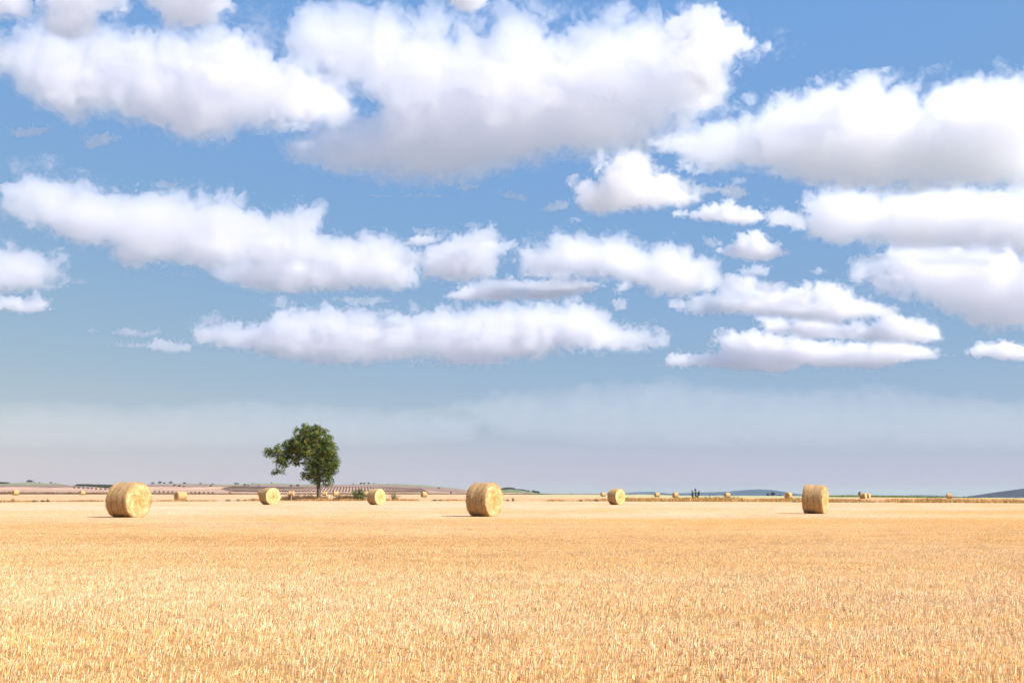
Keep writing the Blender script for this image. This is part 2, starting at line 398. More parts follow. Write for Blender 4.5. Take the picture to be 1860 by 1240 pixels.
# ------------------------------------------------------------------ straw bales
BR, BL = 0.75, 1.20
def bale_meshes(seed, fuzz):
    r = np.random.default_rng(seed)
    na, nl = 96, 30
    a = np.linspace(0, 2 * np.pi, na, endpoint=False); xs = np.linspace(-BL / 2, BL / 2, nl)
    ph = r.uniform(0, 6.28, 8)
    def rad(A, X):
        w = 0.010 * np.sin(3 * A + ph[0]) + .006 * np.sin(7 * A + ph[1] + X * 2) + .008 * np.sin(9 * X + ph[2]) + .004 * np.sin(21 * X + 5 * A + ph[3]) + .006 * np.sin(4 * X + 2 * A + ph[4])
        return BR * (1 + w)
    def place(X, A, rr):
        y, z = rr * np.cos(A), rr * np.sin(A)
        z = np.where(z < -BR * .93, -BR * .93 + (z + BR * .93) * .25, z)       # settled flat where it rests
        return np.stack([X + 0 * A, y, z + BR * .945], -1)
    A, X = np.meshgrid(a, xs)
    e = np.abs(X) / (BL / 2)
    rr = rad(A, X) - .03 * np.clip((e - .86) / .14, 0, 1) ** 2
    rr += r.normal(0, .0035, rr.shape)
    P = place(X, A, rr).reshape(-1, 3)
    idx = np.arange(nl * na).reshape(nl, na); nx = np.roll(idx, -1, 1)
    q = np.stack([idx[:-1], nx[:-1], nx[1:], idx[1:]], -1).reshape(-1, 4)[:, ::-1]
    side_c = np.array([.42, .262, .122])
    band = 1 + .20 * np.sin(X * 26 + ph[5]) * np.sin(X * 9 + 1) + r.normal(0, .05, X.shape)
    cs = (side_c * band[..., None]).reshape(-1, 3)
    def strips(p0, dirv, wv, length, cols):
        s = wv * .003
        V = np.stack([p0 - s, p0 + s, p0 + dirv * length[:, None] + s * .6, p0 + dirv * length[:, None] - s * .6], 1).reshape(-1, 3)
        return V, np.repeat(cols, 4, 0)
    out = []
    # loose straws on the side
    n = fuzz
    aa, xx = r.uniform(0, 6.28, n), r.uniform(-BL / 2, BL / 2, n)
    p0 = place(xx, aa, rad(aa, xx) + .002)
    rv = np.stack([0 * aa, np.cos(aa), np.sin(aa)], 1); tv = np.stack([0 * aa, -np.sin(aa), np.cos(aa)], 1)
    dv = tv * r.choice([-1, 1], n)[:, None] + rv * r.uniform(.02, .45, n)[:, None] + np.array([1, 0, 0]) * r.normal(0, .45, n)[:, None]
    dv /= np.linalg.norm(dv, axis=1, keepdims=True)
    wv = np.cross(dv, rv); wv /= np.linalg.norm(wv, axis=1, keepdims=True) + 1e-9
    pal = np.array([[.56, .38, .16], [.42, .25, .09], [.66, .49, .26], [.32, .18, .07]])
    V2, c2 = strips(p0, dv, wv, r.uniform(.03, .13, n), pal[r.integers(0, 4, n)])
    Vs = np.concatenate([P, V2]); qs = np.concatenate([q, np.arange(n * 4).reshape(-1, 4) + len(P)])
    me = mesh_from("side", Vs, qs, [M_BALE_SIDE]); set_tint(me, np.concatenate([cs, c2])); out.append(me)
    for sgn in (-1, 1):
        nr = 34
        rho = np.linspace(0.0, 1, nr) ** .85
        A, Q = np.meshgrid(a, rho)
        rim = rad(A, sgn * BL / 2 + 0 * A) - .03
        rr = Q * rim
        spiral = np.sin((Q * 11 + A / (2 * np.pi)) * 2 * np.pi)
        lump = .5 * np.sin(3 * A + Q * 7 + ph[6]) + .5 * np.sin(5 * A - Q * 11 + ph[7])
        X = BL / 2 + .045 * (1 - Q ** 3) + .016 * spiral * (1 - Q * .4) + .024 * lump * (Q < .97) + r.normal(0, .006, A.shape) * (Q < .98)
        X = np.where(Q > .985, BL / 2, X)
        P = place(sgn * X, A, rr)
        P = P.reshape(-1, 3)
        idx = np.arange(nr * na).reshape(nr, na); nx = np.roll(idx, -1, 1)
        q = np.stack([idx[:-1], idx[1:], nx[1:], nx[:-1]], -1).reshape(-1, 4)
        if sgn < 0: q = q[:, ::-1]
        core = np.array([.56, .31, .105]); outer = np.array([.66, .44, .225])
        c = core + (outer - core) * np.clip(Q * 1.5 - .25 + .2 * lump, 0, 1)[..., None]
        c = c * (1 + .20 * spiral + r.normal(0, .05, Q.shape))[..., None]
        n = fuzz
        qq, aa = np.sqrt(r.random(n)), r.uniform(0, 6.28, n)
        qq = np.where(r.random(n) < .25, r.uniform(.95, 1.0, n), qq)
        p0 = place(np.full(n, sgn * (BL / 2)) + sgn * .045 * (1 - qq ** 3), aa, qq * (rad(aa, sgn * BL / 2) - .03))
        rv = np.stack([0 * aa, np.cos(aa), np.sin(aa)], 1); tv = np.stack([0 * aa, -np.sin(aa), np.cos(aa)], 1)
        ax = np.array([sgn, 0, 0.])
        dv = tv * r.choice([-1, 1], n)[:, None] + rv * r.normal(0, .5, n)[:, None] + ax * r.uniform(.1, .8, n)[:, None]
        dv /= np.linalg.norm(dv, axis=1, keepdims=True)
        wv = np.cross(dv, ax); wv /= np.linalg.norm(wv, axis=1, keepdims=True) + 1e-9
        V2, c2 = strips(p0, dv, wv, r.uniform(.03, .14, n), pal[r.integers(0, 4, n)] * 1.05)
        me = mesh_from("end_face", np.concatenate([P, V2]), np.concatenate([q, np.arange(n * 4).reshape(-1, 4) + len(P)]), [M_BALE_END])
        set_tint(me, np.concatenate([c.reshape(-1, 3), c2])); out.append(me)
    return out

BALE_SETS = [bale_meshes(k, f) for k, f in ((1, 2600), (2, 2600), (3, 2600), (4, 900), (5, 900), (6, 900), (7, 300))]
# left, right, top, bottom in photo pixels, turn of the visible end (+ right, - left), mesh set, lean, label
BALES = [
 (195, 275, 876, 937.5, 44, 0, 0, "large round straw bale nearest the left edge, its bright spiral end facing right"),
 (846, 914.5, 877, 936, 57, 1, 0, "large round straw bale in the middle of the field, its lit end facing right"),
 (1456, 1502, 881, 931.5, 77, 2, 3.5, "round straw bale on the right showing its curved side, slightly sagging"),
 (1103, 1136, 887, 915, 52, 3, 0, "middle sized round straw bale between the central bale and the thin shrub"),
 (471, 509, 884.5, 914, 31, 4, 0, "round straw bale in front of the lone tree, on its left"),
 (666.5, 701, 887, 915, 47, 5, 0, "round straw bale beside the leafy green bush"),
 (314, 342, 890.5, 907, -60, 3, 0, "small straw bale with a shaded left end, first behind the large left bale"),
 (21, 35, 889, 898, -60, 6, 0, "tiny distant straw bale closest to the left edge"),
 (142, 156, 890.5, 898, -55, 6, 0, "tiny distant straw bale left of the large left bale"),
 (522, 536, 889.5, 899, 75, 6, 0, "tiny golden straw bale between the tree and the bale on its left"),
 (466, 479, 889.5, 898, -40, 6, 0, "tiny dark bale peeping out behind the bale left of the tree"),
 (584.5, 594.5, 891, 898.5, 80, 6, 0, "tiny golden straw bale touching the tree trunk on its right"),
 (604, 616, 890, 899, -70, 6, 0, "tiny straw bale halfway between the trunk and the green bush"),
 (662, 673, 888.5, 898.5, 80, 6, 0, "tiny straw bale half hidden behind the bale by the green bush"),
 (764, 776, 890.5, 900.5, -62, 6, 0, "tiny straw bale alone between the green bush and the central bale"),
 (1090, 1101, 893.5, 900.8, -62, 6, 0, "tiny straw bale just left of the middle sized bale"),
 (1188, 1199, 893, 900.8, -62, 6, 0, "tiny straw bale left of a pair, between the middle sized bale and the thin shrub"),
 (1221, 1232.5, 892, 901.5, -62, 6, 0, "tiny pale straw bale immediately left of the thin shrub"),
 (1315, 1327, 893, 902, -60, 6, 0, "tiny straw bale in front of the blue hill, right of the thin shrub"),
 (1424, 1440, 895.5, 907, -32, 6, 0, "small straw bale turned with its dark round end towards us, left of the sagging bale"),
 (1561.5, 1574.5, 895.5, 905.5, 70, 6, 0, "nearer of two overlapping distant bales right of the sagging bale"),
 (1571, 1581, 895.3, 903.5, 70, 6, 0, "farther of two overlapping distant bales, peeping out on the right"),
 (1718.5, 1729, 896, 905, -75, 6, 0, "tiny lone straw bale farthest to the right"),
]
for (xl, xr, vt, vb, turn, ms, lean, lab) in BALES:
    d = 1.42 * F * KH / (vb - vt)
    if vb > 903.8 and d < 130: d = EYE * F * 1.005 / (vb - VH) * 0.5 + d * 0.5
    uc = (xl + xr) / 2
    p = spot(uc, d + .45)
    wpx = (xr - xl) * d / F / KH
    th = R(turn); want = BL * abs(math.sin(th)) + 2 * BR * abs(math.cos(th))
    b = link("straw_bale", None, loc=p)
    phi = math.atan((uc - CX) / F / KH)
    b.rotation_euler = (0, R(lean), th - R(90) - phi)
    sc = (vb - vt) * d / (F * KH) / 1.42
    b.scale = (min(1.2, max(.8, (wpx - 2 * BR * abs(math.cos(th)) * sc) / (BL * abs(math.sin(th)) + 1e-6))) if abs(turn) > 40 else sc, sc, sc)
    tag(b, lab, "straw bale", "round straw bales on the field")
    me = BALE_SETS[ms]
    link("side", me[0], b); link("end_face", me[1], b); link("end_face", me[2], b)

# ------------------------------------------------------------------ plants
def tube(pts, radii, nseg=8):
    pts = np.asarray(pts, float); V, Fc = [], []
    for k, p in enumerate(pts):
        t = pts[min(k + 1, len(pts) - 1)] - pts[max(k - 1, 0)]; t /= np.linalg.norm(t) + 1e-9
        a = np.cross(t, [0.3, 1, 0.1]); a /= np.linalg.norm(a); b = np.cross(t, a)
        for j in range(nseg):
            w = 2 * math.pi * j / nseg
            V.append(p + (a * math.cos(w) + b * math.sin(w)) * radii[k])
    for k in range(len(pts) - 1):
        for j in range(nseg):
            Fc.append((k * nseg + j, k * nseg + (j + 1) % nseg, (k + 1) * nseg + (j + 1) % nseg, (k + 1) * nseg + j))
    return np.array(V), np.array(Fc)
def tubes_mesh(name, lst, mat, col):
    Vs, Fs, o = [], [], 0
    for p, r_ in lst:
        V, f = tube(p, r_); Vs.append(V); Fs.append(f + o); o += len(V)
    V = np.concatenate(Vs); me = mesh_from(name, V, np.concatenate(Fs), [mat])
    return set_tint(me, np.asarray(col) * rng.uniform(.85, 1.15, (len(V), 1)))
def leaf_quads(P, size, cols, up=0.3):
    """small random quads (two leaves' worth) at points P"""
    n = len(P)
    nrm = rng.normal(size=(n, 3)); nrm[:, 2] += up; nrm /= np.linalg.norm(nrm, axis=1, keepdims=True)
    a = np.cross(nrm, rng.normal(size=(n, 3))); a /= np.linalg.norm(a, axis=1, keepdims=True) + 1e-9
    b = np.cross(nrm, a)
    s = (size * rng.uniform(.6, 1.3, n))[:, None]
    a *= s; b *= s * .55
    V = np.stack([P - a, P - b * .9, P + a, P + b * .9], 1).reshape(-1, 3)
    return V, np.repeat(cols, 4, 0)
def leaves_mesh(name, P, size, cols, mat=None):
    V, c = leaf_quads(P, size, cols)
    me = mesh_from(name, V, np.arange(len(V)).reshape(-1, 4), [mat or M_LEAF], smooth=False)
    return set_tint(me, c)

def bumps(P, n, r, jitter):
    k = rng.integers(0, len(P), n)
    return P[k] + rng.normal(0, r, (n, 3)) * jitter

def lone_tree():
    d = 166.0; base = spot(580, d)
    root = tag(link("lone_tree", None, loc=base), "lone leafy tree leaning left at the far edge of the field", "tree")
    sc = d / F / KH
    vb = float(terrain_v(580, d))
    L = lambda u, v, w=0: np.array([(u - 580) * sc, w * sc, (vb - v) * sc])
    limbs = [
     ([L(580, 909.5), L(579.5, 905), L(579, 893), L(578, 880), L(577, 868), L(575, 856), L(573, 842)], [.52, .40, .34, .32, .31, .30, .26]),
     ([L(574, 848), L(568, 832, -4), L(560, 816, -6), L(553, 800, -5), L(551, 786, -3)], [.24, .19, .14, .09, .04]),
     ([L(574, 846), L(580, 830, 4), L(586, 812, 7), L(588, 796, 6), L(589, 784, 5)], [.22, .17, .12, .08, .03]),
     ([L(570, 836, -2), L(556, 824, 2), L(538, 818, 4), L(516, 819, 3), L(497, 821, 0), L(483, 824, -2)], [.20, .16, .13, .10, .06, .02]),
     ([L(520, 819, 3), L(512, 833, 0), L(506, 848, -3), L(503, 862, -4)], [.08, .06, .04, .015]),
     ([L(577, 868), L(588, 855, -6), L(598, 843, -10), L(607, 838, -10)], [.16, .12, .07, .02]),
     ([L(577, 872), L(568, 866, -8), L(559, 864, -10), L(548, 866, -12)], [.12, .08, .05, .02]),
     ([L(578, 876), L(587, 872, -8), L(592, 874, -10)], [.10, .06, .02]),
     ([L(576, 860), L(566, 848, 12), L(556, 842, 16)], [.14, .09, .03]),
     ([L(566, 828), L(578, 812, -10), L(572, 798, -14), L(570, 786, -12)], [.14, .10, .06, .02]),
     ([L(590, 800, 6), L(593, 790, 4), L(594, 779, 2)], [.05, .03, .01]),
     ([L(556, 822), L(545, 808, 8), L(538, 798, 10), L(530, 796, 10)], [.12, .09, .05, .02]),
    ]
    trunk = tubes_mesh("trunk", limbs, M_BARK, (.105, .078, .058))
    link("trunk", trunk, root)
    E = [  # crown masses: u, v, ru, rv, density
     (553, 787, 26, 17, 1.0), (570, 790, 20, 19, 1.0), (587, 785, 8, 7, .3), (547, 808, 37, 19, 1.15), (512, 819, 26, 13, .8), (487, 822, 12, 10, .55),
     (514, 836, 16, 11, .5), (508, 849, 11, 12, .42), (502, 862, 9, 7, .34), (589, 820, 19, 22, 1.1), (590, 801, 14, 13, .7), (601, 818, 10, 15, .7), (595, 845, 18, 21, 1.1), (610, 838, 6, 13, .4),
     (573, 850, 21, 20, 1.1), (557, 863, 13, 9, .7), (567, 874, 13, 6, .5), (590, 868, 14, 13, .9), (592, 877, 8, 4, .4), (541, 838, 13, 9, .45), (566, 820, 26, 22, 1.0), (529, 806, 16, 10, .7), (522, 829, 24, 12, .45), (536, 824, 16, 11, .7)]
    C = []
    for (u, v, ru, rv, dn) in E:
        n = int(ru * rv * .21 * dn)
        t = rng.normal(size=(n, 3)); t /= np.linalg.norm(t, axis=1, keepdims=True)
        rad = rng.random(n) ** .42
        q = t * rad[:, None] * np.array([ru, (ru + rv) * .5, rv])
        C.append(np.stack([(u + q[:, 0] - 580) * sc, q[:, 1] * sc * .9, (vb - v + q[:, 2]) * sc], 1))
    C = np.concatenate(C)
    # twig clumps: a clump of leaves about every centre, hanging a little
    per = 42
    P = np.repeat(C, per, 0); off = rng.normal(0, 1, P.shape) * np.array([.22, .22, .18])
    off[:, 2] -= np.abs(off[:, 0]) * .35
    P = P + off
    tone = np.repeat(rng.uniform(.65, 1.35, len(C)), per)
    hue = np.repeat(rng.random(len(C)), per)
    c = np.where((hue > .72)[:, None], np.array([.185, .19, .038]), np.array([.098, .138, .032])) * tone[:, None] * rng.uniform(.7, 1.3, len(P))[:, None]
    link("crown", leaves_mesh("crown", P, .135, c), root)

lone_tree()

def bush(name, label, cat, u, d, wpx, hpx, n, palette, leaf=.10, per=26, stem=(.12, .08, .05), shape=None, group=None, spread=.16):
    base = spot(u, d); sc = d / F / KH
    root = tag(link(name, None, loc=base), label, cat, group)
    w, h = wpx * sc / 2, hpx * sc
    t = rng.normal(size=(n, 3)); t /= np.linalg.norm(t, axis=1, keepdims=True); t[:, 2] = np.abs(t[:, 2])
    C = t * (rng.random(n) ** .5)[:, None] * np.array([w, w * .8, h * .95]) * rng.uniform(.75, 1.15, (n, 1))
    if shape is not None: C = shape(C, w, h)
    C[:, 2] = np.maximum(C[:, 2], .05)
    P = np.repeat(C, per, 0) + rng.normal(0, spread, (n * per, 3)); P[:, 2] = np.maximum(P[:, 2], .02)
    pal = np.asarray(palette); c = pal[np.repeat(rng.integers(0, len(pal), n), per)] * rng.uniform(.65, 1.35, (n * per, 1))
    link("foliage", leaves_mesh("foliage", P, leaf, c), root)
    st = [([np.array([q[0] * .15, q[1] * .15, 0]), np.array([q[0] * .6, q[1] * .6, q[2] * .55]), q], [.025, .018, .006]) for q in C[:: max(1, n // 22)]]
    link("stems", tubes_mesh("stems", st, M_BARK, stem), root)
    return root
GREEN = [(.16, .17, .045), (.10, .12, .035), (.24, .22, .06), (.06, .065, .025)]
bush("green_bush", "leafy green bush just left of a bale, right of the tree", "bush", 652, 162, 33, 25, 120, GREEN, .10, 22)
def ragged(C, w, h):
    C[:, 0] *= .4 + .9 * (C[:, 2] / h); return C
bush("straggly_bush", "straggly yellow green weed bush on the right of the bale by the green bush", "bush", 717, 160, 26, 21, 80, [(.34, .27, .10), (.28, .24, .08), (.20, .16, .06)], .055, 16, shape=ragged, spread=.13)
def three(C, w, h):
    k = rng.integers(0, 3, len(C)); cx = np.array([-.42, .02, .52])[k] * w * 1.0; top = np.array([.66, 1.0, .68])[k]
    f = rng.random(len(C)); z = (.12 + .88 * f) * top * h
    lean = np.array([.22, -.02, -.22])[k] * w * 1.2
    wd = w * .20 * (1 - f * .8)
    return np.stack([cx - lean * f + rng.normal(0, 1, len(C)) * wd * .8, rng.normal(0, wd), z], 1)
bush("thin_shrub", "thin dark upright shrub with three pointed stems at the field edge", "shrub", 1263, 150, 17, 27.5, 80, [(.06, .065, .025), (.045, .04, .02), (.09, .09, .035)], .065, 12, shape=three, spread=.055)
WEEDS = [
 (24, 7, 6, "small dark weed tuft close to the left edge of the field margin"), (63, 12, 4, "flat greenish weed tuft in the margin, first left of three small tufts"),
 (78, 9, 4.5, "second of three small weed tufts in the left margin"), (88, 5, 5, "third of three small weed tufts in the left margin"),
 (152, 12, 3.2, "olive weed clump in the margin left of the large left bale"), (167, 9, 3.2, "olive weed clump touching the left side of the large left bale"),
 (415, 11, 4.5, "olive weed tuft in the margin left of the tree, nearest the small shaded bale"), (432, 8, 4, "olive weed tuft midway between two others left of the tree"),
 (461, 9, 4.5, "olive weed tuft just left of the bale in front of the tree"), (789, 9, 3.4, "dark green weed clump in the margin, left of a paler clump, by the central bale"),
 (799, 8, 3, "pale weed clump left of the central bale"), (922, 6, 3, "low weed tuft right of the central bale"), (932, 4, 7, "thin upright weed standing right of the central bale"),
 (1002, 8, 2.6, "low brown weed tuft in the bare middle of the margin"), (1055, 10, 4, "dark brown weed clump left of the middle sized bale"), (1083, 8, 4.5, "brown weed tuft touching the left of the middle sized bale"),
 (1444, 8, 3, "small dry weed tuft below the bale with the dark round end"), (1827, 9, 5, "rounded dark grass clump near the right edge"), (1842, 10, 5.5, "larger rounded grass clump closest to the right edge"),
]
for (u, w, h, lab) in WEEDS:
    olive = "green" in lab or "olive" in lab
    bush("weed_clump", lab, "weed", u, float(border(u)) + rng.uniform(.3, 2), w, h, 26, [(.17, .16, .05), (.11, .11, .035), (.24, .2, .07)] if olive else [(.22, .15, .06), (.14, .09, .04), (.3, .2, .08)], .045, 12, group="weed clumps along the field edge", spread=.07)

def brush_pile(label, u, d, wpx, hpx, n):
    base = spot(u, d); sc = d / F / KH; w, h = wpx * sc / 2, hpx * sc
    x = rng.uniform(-1, 1, n); lump = .55 + .45 * np.sin(x * 5 + u) * np.sin(x * 11 + 1)
    top = h * np.sqrt(np.clip(1 - x * x, 0, 1)) * lump
    P = np.stack([x * w, rng.normal(0, .5, n), rng.random(n) * top], 1)
    L = rng.uniform(.25, .8, n)
    el = np.abs(rng.normal(R(55), R(25), n))
    me = blades(P, L, rng.uniform(.02, .06, n), el, rng.uniform(0, 3.14, n), np.array([[.20, .12, .07], [.13, .075, .045], [.28, .18, .10]])[rng.integers(0, 3, n)], "brush_pile", [M_GRASS])
    tag(link("brush_pile", me, loc=base), label, "brush pile", "dead brush under the tree")
brush_pile("long heap of dead brown brush left of the tree trunk", 545, 164, 66, 10, 2600)
brush_pile("small mound of dead brush right against the tree trunk", 589, 163, 14, 5, 500)
brush_pile("heap of dead brown brush between the trunk and the green bush", 626, 164, 34, 9.5, 1500)

def post(label, u, d, hpx, wpx, lean=0.0, col=(.30, .22, .16)):
    base = spot(u, d); sc = d / F / KH; h, w = hpx * sc, wpx * sc / 2
    V, Fc = tube([(0, 0, -.2), (0, 0, h * .5), (lean * h * .5, 0, h * .97), (lean * h * .52, 0, h)], [w * 1.08, w, w * .92, w * .6], 10)
    n = len(V); V = np.vstack([V, [[lean * h * .52, 0, h]]])
    Fc = np.vstack([Fc, [(n - 10 + j, n - 10 + (j + 1) % 10, n, n) for j in range(10)]])
    me = bpy.data.meshes.new("fence_post")
    me.from_pydata([tuple(p) for p in V], [], [tuple(dict.fromkeys(map(int, f))) for f in Fc]); me.materials.append(M_WOOD)
    set_tint(me, np.asarray(col))
    tag(link("fence_post", me, loc=base), label, "post", "posts along the field edge")
post("weathered wooden post in the grass right of the thin shrub", 1289, 143, 12, 1.6, .03, (.20, .14, .09))
post("leaning pale post in the brush left of the tree trunk", 529, 160, 10, 1.5, .22, (.42, .28, .2))
post("short pale post between the trunk and the right hand brush heap", 602, 160, 10.5, 1.6, 0, (.40, .27, .19))

# ------------------------------------------------------------------ far trees, vines and woods
def far_tree_mesh(seed):
    r = np.random.default_rng(seed)
    n = 46
    t = r.normal(size=(n, 3)); t /= np.linalg.norm(t, axis=1, keepdims=True)
    C = t * (r.random(n) ** .4)[:, None] * np.array([.5, .5, .36]) + np.array([0, 0, .62]) + r.normal(0, .05, (n, 3))
    P = np.repeat(C, 8, 0) + r.normal(0, .07, (n * 8, 3))
    c = np.array([.045, .05, .03]) * np.repeat(r.uniform(.6, 1.5, n), 8)[:, None]
    V, cc = leaf_quads(P, .09, c)
    T, f = tube([(0, 0, -.1), (.02, 0, .2), (0, 0, .6)], [.06, .045, .02], 6)
    cr = set_tint(mesh_from("crown", V, np.arange(len(V)).reshape(-1, 4), [M_LEAF], smooth=False), cc)
    tr = set_tint(mesh_from("trunk", T, f, [M_BARK]), np.array([.07, .05, .04]))
    return cr, tr
FAR = [far_tree_mesh(k) for k in range(60, 65)]
def find_d(u, v, lo=620, hi=2600):
    d = np.geomspace(lo, hi, 400); tv = terrain_v(np.full(400, float(u)), d)
    ok = np.nonzero(tv <= v)[0]
    return float(d[ok[0]]) if len(ok) else float(d[np.argmin(tv)])
def far_tree(u, v, w, h, label, group, name="hill_tree", d=None, sink=.04):
    d = d or find_d(u, v); p = spot(u, d); sc = d / F / KH
    o = link(name, None, loc=p - Vector((0, 0, h * sc * sink)))
    cr, tr = FAR[rng.integers(0, 5)]
    link("crown", cr, o); link("trunk", tr, o)
    o.scale = (w * sc * 1.05, w * sc * 1.0, h * sc * 1.15); o.rotation_euler.z = rng.uniform(0, 6.28)
    return tag(o, label, "tree", group)
CREST = [(48, 876.3, 4, 4), (52, 876.3, 5, 4.5), (56, 876.5, 4, 4), (61, 877, 2.2, 2.4), (70, 877.5, 3, 2), (91, 878.2, 5, 2.8), (99, 878.6, 2.4, 1.8),
 (276, 879.0, 6, 3.4), (289, 878.8, 6, 4.6), (297, 878.8, 4, 3.2), (309, 878.6, 7, 4), (334, 878.8, 7, 2.8), (342, 879, 2, 1.4), (363, 879.6, 4.5, 2.6), (385, 879.8, 4, 2), (427, 880.2, 4, 3.6), (431, 880.6, 4, 3.2),
 (458, 879, 2.6, 2.2), (468, 880.8, 2.6, 1.8), (492, 877.8, 3, 2.4), (604, 880.6, 2.4, 1.6), (641, 880, 3, 2), (655, 879.6, 5, 3.2), (661, 879.6, 5, 3.2), (669, 879.6, 4, 3.8), (679, 879.4, 2, 2.8), (704, 880, 2.2, 1.8), (714, 880.4, 1.6, 1.2), (720, 880.6, 2.2, 1.5), (741, 881.5, 2, 1.4), (797, 887.5, 4, 3)]
for (u, v, w, h) in CREST:
    far_tree(u, v, w, h, "small dark tree on the skyline of the hills on the left", "trees on the hill crest")
SLOPE = [(316, 883, 4, 3.2), (325, 884, 4.5, 3.2), (333, 884.6, 4, 2.4), (382, 884, 4.5, 3.2), (444, 883.2, 4.5, 4.5), (450, 882.5, 3.4, 2.4), (528, 884, 4.5, 3.2), (540, 884, 6, 4.2), (558, 882.6, 2, 1.6), (470, 884.4, 2, 2)]
for (u, v, w, h) in SLOPE:
    far_tree(u, v, w, h, "dark tree standing by itself on the bare brown slope of the hill", "lone trees on the hill slope")
ROW_A = [(134, 886.8), (142, 887), (151, 887.6), (159, 888), (166, 888.4), (174, 889), (182, 889.3), (191, 889.8), (198, 890.2)]
for (u, v) in ROW_A:
    far_tree(u, v, 4.6, 2.6, "bushy dark tree in the planted row left of the large left bale", "tree row on the near slope", "orchard_tree")
ROW_B = [(281, 894.5), (289, 894.7), (297, 894.8), (305, 894.9), (313, 895), (347, 896.2), (354, 896.3), (362, 896.4), (370, 896.5), (378, 896.6), (386, 896.8), (417, 897)]
for (u, v) in ROW_B:
    far_tree(u, v, 3.4, 3.2, "bushy dark tree in the planted row right of the large left bale", "tree row at the foot of the hill", "orchard_tree")
PLAIN = [(1395, 901, 5.5, 4.5, "dark distant tree left of a rounder one, right of the blue hill"), (1403.5, 901.3, 8, 6.5, "large round dark distant tree at the right foot of the blue hill"),
 (1412, 901.6, 1.8, 2, "smallest distant tree right of the round dark one"), (1417, 901.8, 3, 3, "small distant tree between the round dark tree and the dark ended bale"), (1440, 902, 2.6, 3.4, "small distant tree peeping out behind the dark ended bale"),
 (1561, 903, 5, 8.5, "dark distant tree standing behind the two overlapping bales"), (1329, 901, 2, 2, "speck of a distant tree beside the bale under the blue hill"),
 (1655, 903.3, 2.4, 3.6, "first of the scattered distant trees on the bare right horizon"), (1702, 903.6, 2.2, 3.4, "distant tree just left of the farthest right bale"), (1750, 904, 2.2, 2.8, "distant tree right of the farthest right bale"),
 (1796, 904.2, 2.4, 2.2, "distant tree at the left foot of the dark right hill"), (1845, 904.2, 2.4, 2.2, "distant tree before the dark right hill, closest to the right edge"), (819, 897.6, 3.2, 4.4, "small dark tree standing alone left of the central bale"),
 (1037, 897.8, 2, 1.6, "tiny distant bush on the flat horizon right of the wooded knoll"), (1154, 898, 2, 2, "tiny distant bush on the flat horizon right of the middle sized bale")]
for (u, v, w, h, lab) in PLAIN:
    far_tree(u, v, w, h, lab, "scattered trees on the plain", "distant_tree", d=620 if u == 819 else 900 if u < 1300 else 700 if u < 1600 else 560)

def wood(label, u0, u1, v0, v1, d0, d1, n, hpx):
    """a far wood that reads as one dark mass"""
    u = rng.uniform(u0, u1, n); f = rng.random(n); d = d0 + (d1 - d0) * f
    sc = d / F / KH
    z = ground_z(u, d); x = (u - CX) / F / KH * d
    H = np.interp(u, [u0, u0 + (u1 - u0) * .12, u1 - (u1 - u0) * .1, u1], [.3, 1, 1, .5]) * hpx * sc * rng.uniform(.65, 1.15, n)
    P = np.repeat(np.stack([x, d, z], 1), 26, 0); k = len(P)
    t = rng.normal(size=(k, 3)); t /= np.linalg.norm(t, axis=1, keepdims=True)
    P = P + t * np.repeat(H, 26)[:, None] * np.array([.55, .55, .42]) + np.repeat(H, 26)[:, None] * np.array([0, 0, .55])
    c = np.array([.042, .044, .030]) * np.repeat(rng.uniform(.6, 1.5, n), 26)[:, None]
    me = leaves_mesh("woods", P, 1.5, c)
    tag(link("woods", me), label, "wood", kind="stuff")
wood("dark wood on the low ridge behind the large left bale", 128, 222, 877, 887, 2650, 3150, 620, 4.6)
wood("dark wood on the skyline at the far left", -60, 15, 875, 878, 2080, 2240, 120, 3.4)
wood("dark wood capping the small knoll right of the central bale", 905, 936, 886, 889, 2900, 3080, 170, 2.8)
wood("dark grove at the right foot of the small knoll", 966, 979, 893, 897, 2850, 3000, 60, 3.0)
wood("thin line of trees on the knoll's right shoulder", 938, 962, 889, 893, 2950, 3050, 60, 1.8)

vp = (640 - CX) / F / KH
for k in range(66):
    x0 = (385 + 395 * (k / 65) - CX) / F / KH * 950
    uu0 = CX + x0 / 950 * F * KH
    ya = float(np.interp(uu0, [385, 430, 700, 780], [1150, 940, 940, 1010])); yb = float(np.interp(uu0, [385, 470, 560, 640, 780], [1560, 1500, 1420, 1480, 1420]))
    y = np.arange(ya, yb, 2.2); y = y + rng.normal(0, .4, len(y))
    x = x0 + (vp * .38 + x0 / 950 * .62) * (y - 950)
    u = u_of(x, y); z = ground_z(u, y)
    n = len(y); per = 4
    P = np.repeat(np.stack([x, y, z], 1), per, 0) + rng.normal(0, 1, (n * per, 3)) * np.array([.20, .8, .22]) + np.array([0, 0, .65])
    o0 = Vector((x[0], y[0], z[0])); P -= np.array(o0)
    hv, hf = tube(np.stack([x, y, z + .5], 1) - np.array(o0), .16 + .12 * rng.random(n), 5)
    c = np.array([[.12, .09, .07], [.14, .11, .08], [.10, .075, .06]])[rng.integers(0, 3, len(P))]
    lv, lc = leaf_quads(P, .33, c)
    vm_ = set_tint(mesh_from("vine_row", np.concatenate([lv, hv]), np.concatenate([np.arange(len(lv)).reshape(-1, 4), hf + len(lv)]), [M_LEAF], smooth=False), np.concatenate([lc, np.tile([.12, .09, .07], (len(hv), 1))]))
    tag(link("vine_row", vm_, loc=o0), "row of dark vines running up the reddish hillside behind the tree", "vine row", "vine rows on the hillside")

